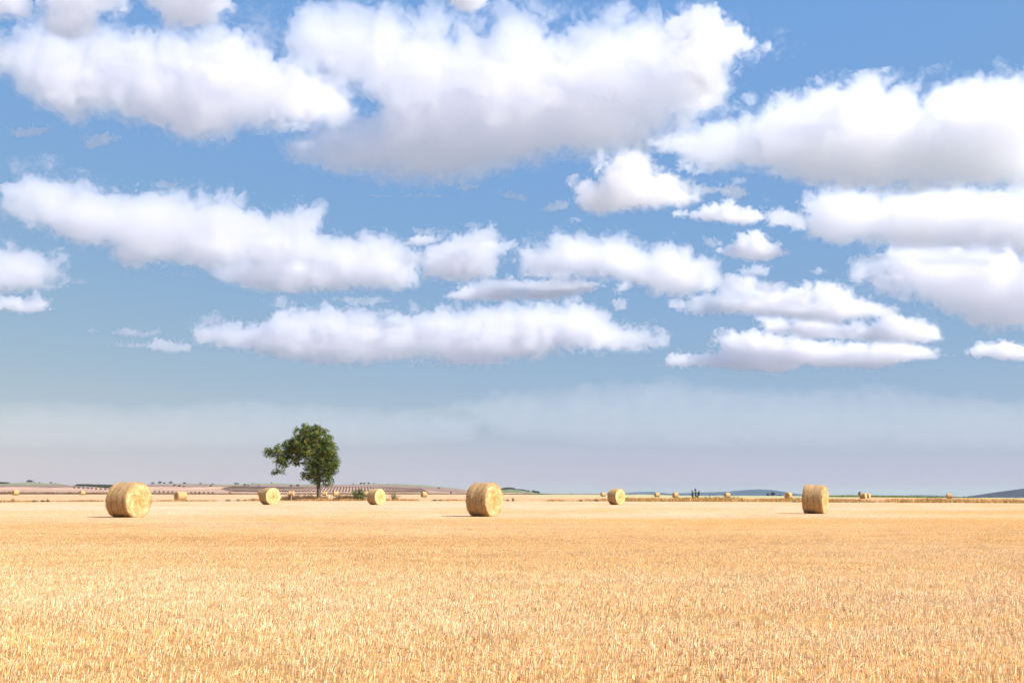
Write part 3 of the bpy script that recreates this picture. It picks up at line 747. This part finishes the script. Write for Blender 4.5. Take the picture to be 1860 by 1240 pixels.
def far_hill(label, pts, d, depth, col, v_base=899.5):
    """wooded ridge far across the plain: a real hill with slopes on both sides"""
    us = np.arange(pts[0][0], pts[-1][0] + .1, 1.5); vs_ = np.interp(us, [p[0] for p in pts], [p[1] for p in pts])
    us_s = us; n = len(us); rows = 22
    zb = EYE + ray(0, v_base)[1] * d
    t = np.linspace(-1, 1, rows)
    Pv = []
    for tt in t:
        dd = d + tt * depth
        prof = (math.cos(tt * math.pi) * .5 + .5)
        zt = EYE + ray_np(us, vs_)[1] * d
        x = (us - CX) / F / KH * d * (1 + 0 * tt)
        nz = (fbm2(us * .15 + 3, np.full(n, tt * 6 + d), 81) - .5) * 0.25 * (1 - prof) * (1 - abs(tt))
        Pv.append(np.stack([x, np.full(n, dd), zb - 12 + (zt - zb + 12) * np.clip(prof + nz, 0, 1)], 1))
    P = np.concatenate(Pv); idx = np.arange(rows * n).reshape(rows, n)
    q = np.stack([idx[:-1, :-1], idx[:-1, 1:], idx[1:, 1:], idx[1:, :-1]], -1).reshape(-1, 4)
    me = mesh_from("hill", P, q, [M_LAND]); set_tint(me, np.asarray(col) * (.8 + .4 * rng.random((len(P), 1))))  # col is dark woodland with the blue of distant haze painted in
    tag(link("hill", me), label, kind="structure")
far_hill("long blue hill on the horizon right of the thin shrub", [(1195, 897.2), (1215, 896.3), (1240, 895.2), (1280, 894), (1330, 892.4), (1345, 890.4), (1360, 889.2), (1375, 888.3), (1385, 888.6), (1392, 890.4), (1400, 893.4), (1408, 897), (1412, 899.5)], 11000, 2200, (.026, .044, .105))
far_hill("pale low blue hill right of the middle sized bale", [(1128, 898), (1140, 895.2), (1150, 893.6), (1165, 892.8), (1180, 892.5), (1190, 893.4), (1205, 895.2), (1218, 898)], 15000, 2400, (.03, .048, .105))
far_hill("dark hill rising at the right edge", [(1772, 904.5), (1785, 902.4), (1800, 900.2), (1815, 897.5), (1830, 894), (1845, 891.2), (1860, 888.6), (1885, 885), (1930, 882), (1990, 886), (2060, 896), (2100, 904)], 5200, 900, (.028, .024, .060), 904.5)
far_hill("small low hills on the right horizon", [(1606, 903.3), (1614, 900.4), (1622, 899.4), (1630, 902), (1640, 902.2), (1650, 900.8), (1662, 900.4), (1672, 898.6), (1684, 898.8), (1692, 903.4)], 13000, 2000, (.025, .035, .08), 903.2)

# ------------------------------------------------------------------ haze
def haze():
    x0, x1, y0, y1, z0, z1 = -25000, 25000, -25000, 25000, -80, 118
    V = [(x, y, z) for z in (z0, z1) for y in (y0, y1) for x in (x0, x1)]
    q = [(0, 2, 3, 1), (4, 5, 7, 6), (0, 1, 5, 4), (1, 3, 7, 5), (3, 2, 6, 7), (2, 0, 4, 6)]
    m = bpy.data.materials.new("haze_air"); m.use_nodes = True; nt = m.node_tree
    nt.nodes.remove(nt.nodes["Principled BSDF"])
    pv = nt.nodes.new("ShaderNodeVolumePrincipled")
    pv.inputs["Color"].default_value = (.50, .62, .56, 1); pv.inputs["Density"].default_value = 3.0e-5
    nt.links.new(pv.outputs["Volume"], nt.nodes["Material Output"].inputs["Volume"])
    tag(link("haze", mesh_from("haze", V, q, [m], smooth=False)), "thin summer haze over the plain", kind="stuff")
haze()

# ------------------------------------------------------------------ clouds
def perlin_tile(cells=16, sub=6):
    """one octave of periodic gradient noise on a (cells*sub)^3 grid"""
    g = rng.normal(size=(cells, cells, cells, 3)).astype(np.float32)
    g /= np.linalg.norm(g, axis=3, keepdims=True)
    n = cells * sub
    i = np.repeat(np.arange(cells), sub); f = np.tile(np.arange(sub) / sub, cells).astype(np.float32)
    w = f * f * f * (f * (f * 6 - 15) + 10)
    out = np.zeros((n, n, n), np.float32)
    for a in (0, 1):
        for b in (0, 1):
            for c in (0, 1):
                G = g[np.ix_((i + a) % cells, (i + b) % cells, (i + c) % cells)]
                d = G[..., 0] * (f - a)[:, None, None] + G[..., 1] * (f - b)[None, :, None] + G[..., 2] * (f - c)[None, None, :]
                out += d * (w if a else 1 - w)[:, None, None] * (w if b else 1 - w)[None, :, None] * (w if c else 1 - w)[None, None, :]
    return out * 1.6, n, sub

NTILE, NN, NSUB = perlin_tile()
NFLAT = NTILE.ravel()
def gnoise(P, lam):
    """gradient noise at points P (n,3) with wavelength lam, along randomly turned axes"""
    q, _ = np.linalg.qr(rng.normal(size=(3, 3)))
    X = (P @ q.astype(np.float32)) * np.float32(NSUB / lam) + (rng.random(3) * NN).astype(np.float32)
    i = np.floor(X).astype(np.int32); f = X - i
    i %= NN; j = (i + 1) % NN
    x0, y0, z0 = i[:, 0] * NN * NN, i[:, 1] * NN, i[:, 2]
    x1, y1, z1 = j[:, 0] * NN * NN, j[:, 1] * NN, j[:, 2]
    fx, fy, fz = f.T
    c00 = NFLAT[x0 + y0 + z0] * (1 - fx) + NFLAT[x1 + y0 + z0] * fx
    c10 = NFLAT[x0 + y1 + z0] * (1 - fx) + NFLAT[x1 + y1 + z0] * fx
    c01 = NFLAT[x0 + y0 + z1] * (1 - fx) + NFLAT[x1 + y0 + z1] * fx
    c11 = NFLAT[x0 + y1 + z1] * (1 - fx) + NFLAT[x1 + y1 + z1] * fx
    return (c00 * (1 - fy) + c10 * fy) * (1 - fz) + (c01 * (1 - fy) + c11 * fy) * fz

def poly_sdf(poly, U, V):
    P = np.asarray(poly, np.float32); Q = np.roll(P, -1, 0)
    d2 = np.full(U.shape, 1e12, np.float32); inside = np.zeros(U.shape, bool)
    for (ax, ay), (bx, by) in zip(P, Q):
        ex, ey = bx - ax, by - ay
        t = np.clip(((U - ax) * ex + (V - ay) * ey) / (ex * ex + ey * ey + 1e-9), 0, 1)
        d2 = np.minimum(d2, (U - ax - t * ex) ** 2 + (V - ay - t * ey) ** 2)
        c = ((ay > V) != (by > V)) & (U < (bx - ax) * (V - ay) / (by - ay + 1e-9) + ax)
        inside ^= c
    return np.where(inside, 1, -1) * np.sqrt(d2)

def surface_nets(f):
    """iso surface of f (positive inside) at 0: vertices in grid units, quads facing outwards"""
    s = f > 0
    nx, ny, nz = f.shape
    cnt = np.zeros((nx - 1, ny - 1, nz - 1), np.int8)
    for a in (0, 1):
        for b in (0, 1):
            for c in (0, 1):
                cnt += s[a:nx - 1 + a, b:ny - 1 + b, c:nz - 1 + c]
    act = (cnt > 0) & (cnt < 8)
    ci = np.argwhere(act)
    idx = np.full(act.shape, -1, np.int32); idx[act] = np.arange(len(ci))
    acc = np.zeros((len(ci), 3), np.float32); n = np.zeros(len(ci), np.float32)
    I, J, K = ci.T
    corners = [(a, b, c) for a in (0, 1) for b in (0, 1) for c in (0, 1)]
    val = {c: f[I + c[0], J + c[1], K + c[2]] for c in corners}
    for c in corners:
        for ax in range(3):
            if c[ax]: continue
            d = list(c); d[ax] = 1; d = tuple(d)
            v0, v1 = val[c], val[d]
            x = (v0 > 0) != (v1 > 0)
            t = np.where(x, v0 / np.where(x, v0 - v1, 1), 0)
            p = np.zeros((len(ci), 3), np.float32); p[:] = c; p[:, ax] = t
            acc += p * x[:, None]; n += x
    verts = ci + acc / n[:, None]
    quads = []
    for ax in range(3):
        b, c = (ax + 1) % 3, (ax + 2) % 3
        sl0 = [slice(None)] * 3; sl1 = [slice(None)] * 3
        sl0[ax] = slice(0, -1); sl1[ax] = slice(1, None)
        a0, a1 = s[tuple(sl0)], s[tuple(sl1)]
        e = np.argwhere(a0 != a1)
        e = e[(e[:, b] > 0) & (e[:, c] > 0) & (e[:, b] < f.shape[b] - 1) & (e[:, c] < f.shape[c] - 1)]
        flip = a1[tuple(e.T)]
        db = np.zeros(3, int); db[b] = 1
        dc = np.zeros(3, int); dc[c] = 1
        q = np.stack([idx[tuple((e - db - dc).T)], idx[tuple((e - dc).T)], idx[tuple(e.T)], idx[tuple((e - db).T)]], 1)
        q[~flip] = q[~flip][:, ::-1]      # (right, up, forward) is left-handed
        quads.append(q)
    return verts, np.concatenate(quads)

VOL = {}
def cloud_material(sig, key, g=0.72, col=(.986, .976, .984, 1)):
    k = (key, g, round(math.log(sig) * 12))
    if k in VOL: return VOL[k]
    m = bpy.data.materials.new("cloud_vapour")
    m.use_nodes = True
    nt = m.node_tree
    nt.nodes.remove(nt.nodes["Principled BSDF"])
    v = nt.nodes.new("ShaderNodeVolumePrincipled")
    v.inputs["Color"].default_value = col
    v.inputs["Density"].default_value = sig
    v.inputs["Anisotropy"].default_value = g
    nt.links.new(v.outputs["Volume"], nt.nodes["Material Output"].inputs["Volume"])
    m.volume_intersection_method = 'FAST' if hasattr(m, "volume_intersection_method") else 'FAST'
    try: m.cycles.homogeneous_volume = True
    except Exception: pass
    VOL[k] = m
    return m

BASE_ALT = 950.0
def cloud(label, poly, Rr, rough=0.5, dens=(0.03, 0.09), h=2.5, depth=None, stretch=1.0, name="cloud", bias=0.10):
    global rng
    rng = np.random.default_rng(int(abs(poly[0][0] * 7 + poly[1][1] * 13 + len(poly) * 101)))
    P = np.asarray(poly, float)
    uc, vc = (P[:, 0].min() + P[:, 0].max()) / 2, (P[:, 1].min() + P[:, 1].max()) / 2
    X, Z = ray(uc, P[:, 1].max())
    Y = depth or BASE_ALT / Z
    Xc, Zc = ray(uc, vc)
    o0 = np.array([Xc * Y, Y, EYE + Zc * Y])
    fwd = np.array([Xc, 1, Zc]); dist = np.linalg.norm(fwd) * Y; fwd /= np.linalg.norm(fwd)
    right = np.cross(fwd, [0, 0, 1]); right /= np.linalg.norm(right)
    up = np.cross(right, fwd)
    # outline in metres on the cloud's own upright plane
    pts = []
    for (u, v) in P:
        a, b = ray(u, v); d = np.array([a, 1, b]); d = d * (dist / d.dot(fwd))
        pts.append((d.dot(right), d.dot(up)))
    px = dist / F                                   # metres per photo pixel here
    pts = np.asarray(pts) / px
    pad = Rr * 0.45 + 8
    lo = pts.min(0) - pad; hi = pts.max(0) + pad
    nx, ny = [int(math.ceil((hi[k] - lo[k]) / h)) for k in (0, 1)]
    nw = int(math.ceil(2 * (Rr * 1.25 + 6) / h))
    U, V = np.meshgrid(lo[0] + np.arange(nx) * h, lo[1] + np.arange(ny) * h, indexing='ij')
    D = poly_sdf(pts, U.astype(np.float32), V.astype(np.float32))
    w = ((np.arange(nw) - nw / 2) * h).astype(np.float32)
    f = Rr - np.sqrt(np.maximum(Rr - D, 0)[:, :, None] ** 2 + w[None, None, :] ** 2)
    A = rough * Rr * 1.0
    hrel = np.clip((V - pts[:, 1].min()) / (pts[:, 1].max() - pts[:, 1].min()), 0, 1)
    amp2 = (A * (0.34 + 0.66 * np.clip(hrel * 2.0 - 0.35, 0, 1))).astype(np.float32)
    M = np.argwhere(np.abs(f) < A * 1.3)
    P3 = np.stack([lo[0] + M[:, 0] * h, lo[1] + M[:, 1] * h, w[M[:, 2]]], 1).astype(np.float32)
    P3 *= np.array([1 / stretch, 1, 1 / stretch], np.float32)
    wl = Rr * 0.7
    P3 += np.stack([gnoise(P3, wl) for _ in range(3)], 1) * (wl * 0.30)
    wl = Rr * 0.2
    P3 += np.stack([gnoise(P3, wl) for _ in range(3)], 1) * (wl * 0.32)
    nv = gnoise(P3, Rr * 1.6) * 0.8
    lam, amp = Rr * 0.95, 1.0
    while lam > 2.2 * h:
        n_ = gnoise(P3, lam)
        nv += amp * (np.abs(n_) * 1.7 - 0.42)
        lam *= 0.52; amp *= 0.71
    f[tuple(M.T)] += amp2[M[:, 0], M[:, 1]] * (nv + bias)
    f[[0, -1]] = -1e3; f[:, [0, -1]] = -1e3; f[:, :, [0, -1]] = -1e3
    objs = []
    # the dense inside is itself broken into billows
    M2 = np.argwhere((f > -0.1 * Rr) & (f < 0.75 * Rr))
    P4 = np.stack([lo[0] + M2[:, 0] * h, lo[1] + M2[:, 1] * h, w[M2[:, 2]]], 1).astype(np.float32)
    n2, lam, amp = np.zeros(len(M2), np.float32), Rr * 0.55, 1.0
    while lam > 2.2 * h and len(M2):
        n2 += amp * (np.abs(gnoise(P4, lam)) * 1.7 - 0.42); lam *= 0.52; amp *= 0.72
    fc = f - (0.13 * Rr + 1.0)
    fc[tuple(M2.T)] += 0.34 * Rr * n2
    fc = np.minimum(fc, f - 1.0)
    for k, (fk, sg) in enumerate(((f + 0.11 * Rr, dens[0] * .30), (f, dens[0] * .70), (fc, dens[1]))):
        vv, q = surface_nets(fk)
        if len(vv) < 20: continue
        cu = (lo[0] + vv[:, 0] * h) * px; cv = (lo[1] + vv[:, 1] * h) * px; cw = (vv[:, 2] - nw / 2) * h * px
        co = cu[:, None] * right + cv[:, None] * up + cw[:, None] * fwd
        me = mesh_from(name, co, q, [cloud_material(sg / px, k, 0.0, (1, .95, .89, 1)) if name == 'haze_bank' else cloud_material(sg / px, k)])
        o = link((name, "billows", "dense_core")[k], me, objs[0] if k else None, None if k else o0)
        objs.append(o)
    if objs: tag(objs[0], label, "cloud", "white cumulus clouds")
    return objs


CLOUDS = [
 ("wide cumulus at the upper left with a smooth grey underside", 62, 0.5, [(-30,75),(15,68),(40,52),(75,42),(120,60),(165,66),(185,58),(215,55),(245,57),(270,48),(290,58),(340,56),(395,47),(430,55),(460,62),(462,80),(500,110),(550,125),(590,145),(620,180),(640,200),(625,215),(580,225),(540,232),(480,235),(430,235),(400,255),(360,258),(310,243),(250,228),(200,215),(165,207),(150,225),(130,222),(100,208),(65,200),(50,185),(25,175),(15,150),(-5,135),(-40,130)]),
 ("largest cumulus, stretching across the top centre of the sky", 95, 0.5, [(470,75),(465,45),(475,28),(495,32),(520,35),(570,25),(590,22),(620,30),(640,18),(645,32),(690,32),(740,40),(765,45),(775,30),(800,30),(820,42),(830,28),(860,32),(900,33),(920,15),(950,5),(985,8),(1030,10),(1030,35),(1010,55),(1030,52),(1060,60),(1080,50),(1110,40),(1130,28),(1145,42),(1180,38),(1220,45),(1240,38),(1235,20),(1260,22),(1295,12),(1310,30),(1320,40),(1290,45),(1305,55),(1340,62),(1365,72),(1400,78),(1405,88),(1380,88),(1350,90),(1325,100),(1310,120),(1320,155),(1300,165),(1305,190),(1270,200),(1250,215),(1245,230),(1200,250),(1150,280),(1100,290),(1050,290),(1010,290),(960,305),(900,315),(870,335),(840,338),(800,328),(740,332),(690,330),(650,315),(600,312),(560,302),(525,290),(520,270),(535,250),(560,240),(590,232),(620,225),(650,215),(680,215),(695,190),(690,175),(640,165),(615,170),(590,150),(545,120),(480,110)]),
 ("ragged bright tail at the right end of the largest cumulus", 24, 0.6, [(1215,50),(1240,15),(1295,12),(1320,42),(1365,70),(1405,78),(1402,92),(1345,95),(1312,120),(1326,160),(1300,192),(1265,200),(1240,150),(1240,90)]),
 ("broad cumulus reaching the right edge, uppermost of the right hand clouds", 62, 0.5, [(1245,255),(1262,240),(1290,225),(1330,217),(1370,210),(1385,192),(1420,185),(1455,188),(1475,170),(1510,162),(1535,172),(1570,168),(1610,165),(1660,165),(1665,185),(1690,175),(1700,162),(1740,152),(1790,152),(1815,143),(1860,145),(1940,150),(1940,330),(1860,335),(1800,335),(1740,335),(1680,340),(1640,338),(1580,345),(1520,338),(1490,335),(1460,325),(1420,320),(1390,310),(1350,303),(1310,300),(1280,298),(1255,285)]),
 ("cumulus at the right edge, tucked just below the uppermost right hand cloud", 48, 0.55, [(1465,395),(1475,370),(1500,350),(1540,337),(1565,345),(1600,350),(1650,350),(1720,345),(1800,345),(1940,350),(1940,450),(1860,455),(1800,448),(1740,445),(1680,450),(1620,448),(1560,438),(1520,428),(1480,420)]),
 ("grey bottomed cumulus at the right edge with a ragged stepped left side", 50, 0.55, [(1560,485),(1580,475),(1620,480),(1625,455),(1660,450),(1720,450),(1790,455),(1860,450),(1940,450),(1940,590),(1860,595),(1800,598),(1770,590),(1720,565),(1690,545),(1640,530),(1590,515),(1565,505)]),
 ("triangular cumulus under the right end of the largest cloud", 38, 0.6, [(1043,335),(1065,330),(1080,340),(1090,335),(1090,295),(1120,285),(1160,285),(1175,300),(1185,315),(1215,310),(1240,335),(1265,345),(1280,360),(1250,375),(1200,378),(1150,382),(1100,388),(1060,385),(1045,370)]),
 ("low flat cloud to the lower right of the triangular cumulus", 17, 0.6, [(1225,388),(1260,385),(1310,365),(1330,362),(1350,375),(1385,385),(1388,400),(1350,412),(1320,405),(1280,400)]),
 ("small ragged cloud touching the left end of the right hand cloud bank", 15, 0.7, [(1395,385),(1420,378),(1440,385),(1465,400),(1465,420),(1440,412),(1400,405)]),
 ("small thin cloud above the low flat cloud right of centre", 11, 0.8, [(1300,342),(1330,332),(1362,352),(1340,362),(1310,355)]),
 ("long cumulus on the left with a bulging knob at its upper left end", 52, 0.5, [(0,375),(20,360),(10,345),(30,330),(30,310),(60,308),(75,305),(78,320),(110,320),(125,330),(150,330),(180,340),(230,340),(260,340),(300,345),(330,345),(350,360),(365,352),(410,350),(430,360),(445,380),(470,385),(500,387),(530,385),(560,380),(583,382),(575,400),(580,425),(600,440),(560,470),(500,485),(430,482),(380,485),(300,482),(230,490),(200,470),(200,450),(150,445),(100,432),(60,420),(30,400),(5,395)]),
 ("cumulus below the right end of the long left hand cloud", 38, 0.55, [(385,495),(400,475),(430,468),(470,450),(500,440),(560,440),(580,430),(620,428),(650,432),(690,425),(715,428),(745,445),(760,465),(755,490),(760,515),(720,525),(660,525),(600,530),(540,532),(480,530),(430,520),(400,512)]),
 ("squarish cumulus in the middle of the sky, left of the domed one", 33, 0.55, [(765,470),(770,455),(800,440),(815,425),(850,422),(890,420),(920,430),(930,445),(910,465),(905,490),(900,505),(850,512),(800,510),(765,505)]),
 ("little cloud above the left shoulder of the squarish cumulus", 11, 0.7, [(738,442),(755,425),(785,425),(790,440),(760,448)]),
 ("cumulus with a bright rounded dome just right of the middle", 42, 0.5, [(935,470),(950,450),(975,435),(1000,430),(1035,418),(1055,418),(1075,435),(1090,440),(1100,432),(1150,440),(1180,448),(1215,442),(1240,455),(1260,470),(1295,465),(1300,490),(1310,510),(1290,530),(1240,540),(1190,535),(1170,520),(1110,508),(1020,505),(950,500)]),
 ("thin flat cloud lying under the domed and squarish cumuli", 16, 0.65, [(800,540),(830,525),(870,512),(960,515),(1020,508),(1090,512),(1080,530),(1010,545),(930,545),(850,548)]),
 ("long low flat cloud across the middle, above the lone tree", 40, 0.55, [(350,600),(380,588),(430,588),(480,580),(490,565),(530,560),(600,562),(640,558),(680,562),(700,575),(740,570),(790,565),(850,562),(900,555),(980,552),(1060,552),(1100,558),(1110,585),(1150,595),(1205,610),(1210,628),(1170,635),(1100,640),(1000,645),(950,655),(870,665),(780,655),(700,660),(620,665),(540,655),(450,640),(400,630),(360,620)]),
 ("topmost layer of the stacked cloud bank at the lower right", 26, 0.6, [(1225,555),(1300,545),(1325,510),(1360,505),(1385,525),(1420,525),(1480,525),(1510,522),(1535,530),(1560,545),(1600,555),(1630,565),(1630,572),(1590,575),(1560,580),(1500,585),(1420,575),(1360,570),(1290,562),(1260,568)]),
 ("second layer of the stacked cloud bank, with a rounded right end", 22, 0.6, [(1380,580),(1400,575),(1440,580),(1460,567),(1490,575),(1520,590),(1560,590),(1600,585),(1620,573),(1670,585),(1705,595),(1710,615),(1680,622),(1600,622),(1540,615),(1460,612),(1400,600)]),
 ("third layer of the stacked cloud bank, a long pale streak", 20, 0.6, [(1295,620),(1310,607),(1370,608),(1420,605),(1470,615),(1520,625),(1600,622),(1660,625),(1705,635),(1700,650),(1640,658),(1590,670),(1500,668),(1420,655),(1330,640)]),
 ("lowest layer of the stacked cloud bank with two small bumps on its left", 16, 0.6, [(1200,664),(1230,640),(1260,650),(1285,640),(1320,645),(1400,645),(1460,655),(1450,668),(1420,678),(1350,672),(1290,665),(1240,665)]),
 ("cumulus cut by the left edge, halfway down the sky", 38, 0.55, [(-60,440),(0,438),(25,440),(35,455),(60,455),(95,460),(110,478),(122,490),(115,505),(95,515),(70,525),(20,530),(-60,535)]),
 ("thin cloud at the left edge under the halfway cumulus", 13, 0.65, [(-60,542),(20,540),(70,537),(95,550),(95,560),(50,570),(20,565),(-60,565)]),
 ("upper of two little clouds left of the long low cloud", 8, 0.8, [(200,605),(230,595),(260,603),(290,597),(295,605),(260,612),(230,612)]),
 ("lower of two little clouds left of the long low cloud", 10, 0.8, [(195,628),(260,622),(280,615),(310,618),(345,625),(345,638),(300,641),(260,632)]),
 ("small low cloud cut by the right edge", 15, 0.6, [(1758,641),(1780,625),(1820,622),(1860,630),(1940,635),(1940,660),(1860,655),(1800,650)]),
 ("small peaked cloud between the triangular and the domed cumulus", 18, 0.6, [(1300,455),(1330,445),(1345,425),(1380,420),(1395,440),(1435,460),(1400,472),(1370,475),(1320,465)]),
 ("small faint cloud right of the domed cumulus", 10, 0.7, [(1340,492),(1370,480),(1400,485),(1395,500),(1350,503)]),
 ("tiny lone cloud in the blue gap right of centre", 6, 0.8, [(1470,492),(1490,485),(1502,492),(1485,501)]),
 ("left of two small wisps under the upper left cumulus", 9, 0.9, [(12,240),(60,228),(92,235),(70,248),(30,251)]),
 ("right of two small wisps under the upper left cumulus", 9, 0.9, [(148,250),(200,243),(217,250),(170,272),(153,270)]),
 ("cloud cut by the top left corner", 30, 0.55, [(-70,-60),(50,-60),(55,30),(20,35),(0,40),(-70,60)]),
 ("cloud at the top edge, second from the left corner", 42, 0.55, [(75,40),(80,15),(90,-70),(250,-70),(235,20),(200,40),(185,30),(180,60),(150,75),(110,70),(80,60)]),
 ("cloud at the top edge above the right half of the upper left cumulus", 42, 0.55, [(255,-70),(430,-70),(415,15),(400,30),(390,48),(340,58),(300,52),(290,25),(265,15)]),
 ("little cloud cut by the top edge above the largest cumulus", 22, 0.55, [(806,-45),(882,-45),(884,8),(860,25),(830,20),(815,10)]),
 ("thin streak of cloud below the largest cumulus", 6, 0.9, [(900,350),(930,347),(962,358),(955,367),(920,359)]),
 ("small wisp left of the triangular cumulus", 8, 0.8, [(982,381),(1000,367),(1034,365),(1028,379),(1000,386)]),
 ("upper of two tiny puffs below the domed cumulus", 8, 0.7, [(1118,515),(1140,513),(1144,528),(1125,531)]),
 ("lower of two tiny puffs below the domed cumulus", 9, 0.7, [(1110,545),(1135,543),(1140,562),(1116,566)]),
 ("smooth grey haze bank low over the right half of the horizon", 52, 0.22, [(820,738),(900,716),(1000,708),(1200,690),(1400,704),(1600,708),(1860,730),(1990,732),(1990,815),(1700,815),(1400,812),(1100,808),(900,790)]),
 ("smooth grey haze bank low behind the lone tree", 42, 0.22, [(-120,732),(0,730),(250,740),(420,724),(600,737),(800,742),(880,760),(860,800),(600,812),(300,815),(-120,815)]),
]
FAINT = ("thin streak", "small thin", "small faint", "tiny", "left of two", "right of two", "small wisp", "upper of two", "lower of two", "small ragged")
WISPS = [(770, 355, 80, 9), (690, 356, 36, 8), (852, 340, 40, 12), (1290, 285, 70, 26), (1262, 310, 40, 22), (1240, 300, 34, 24), (1390, 362, 18, 14), (1345, 330, 26, 14), (1415, 405, 46, 22), (1446, 415, 34, 20),
 (1290, 440, 44, 20), (1325, 510, 60, 22), (1390, 520, 90, 26), (1310, 540, 120, 24), (1250, 556, 90, 16), (1120, 530, 24, 16), (855, 408, 44, 10), (770, 420, 56, 14), (700, 590, 60, 22), (700, 570, 70, 16), (660, 432, 40, 12),
 (165, 601, 26, 10), (330, 500, 60, 10), (430, 470, 50, 18), (140, 512, 40, 10), (1000, 500, 90, 16), (930, 520, 100, 18), (1570, 480, 50, 18), (1700, 645, 60, 9), (1560, 650, 120, 14), (1500, 600, 120, 18), (540, 230, 40, 24), (555, 265, 34, 18), (1340, 130, 16, 22), (1060, 68, 34, 16), (1300, 60, 44, 16), (640, 22, 30, 14),
 (1225, 268, 90, 40), (1275, 345, 90, 30), (1210, 350, 60, 24), (1430, 398, 80, 26), (1395, 452, 60, 22), (1330, 545, 140, 30), (1460, 560, 120, 26), (1590, 470, 70, 22), (1740, 470, 160, 26), (1640, 345, 140, 22), (1010, 520, 160, 22), (900, 515, 120, 22), (745, 470, 60, 30), (650, 545, 120, 16), (820, 660, 180, 14), (1180, 620, 60, 18), (620, 215, 60, 20), (300, 335, 80, 14), (80, 520, 70, 20)]
for n, (lab, Rr, ro, poly) in enumerate(CLOUDS):
    if n == 0:
        for (u, v, w_, h_) in WISPS:
            rng = np.random.default_rng(u * 3 + v); k_ = 14; t_ = np.arange(k_) * 2 * math.pi / k_; j_ = rng.uniform(.45, 1.25, k_)
            cloud("small ragged wisp of cloud drifting in the blue between the larger clouds", list(zip(u + np.cos(t_) * w_ / 2 * j_, v + np.sin(t_) * h_ / 2 * j_)), max(4.5, h_ * .42), .95, (0.030, 0.035), 1.5, name="cloud_wisp")
    if "haze bank" in lab:
        cloud(lab, poly, Rr, ro, (0.0012, 0.0006), 5.0, name="haze_bank")
    else:
        faint = any(lab.startswith(k) for k in FAINT)
        cloud(lab, poly, Rr, ro, (0.045, 0.06) if faint else (0.72 / max(Rr, 15), 2.2 / max(Rr, 15)), 1.6 if Rr < 20 else 2.0 if Rr < 60 else 2.4, bias=0.42 if 'right edge' in lab or 'stacked' in lab else 0.10, depth=2950 if 'bright tail' in lab else 2600 if lab.startswith('triangular') else None)
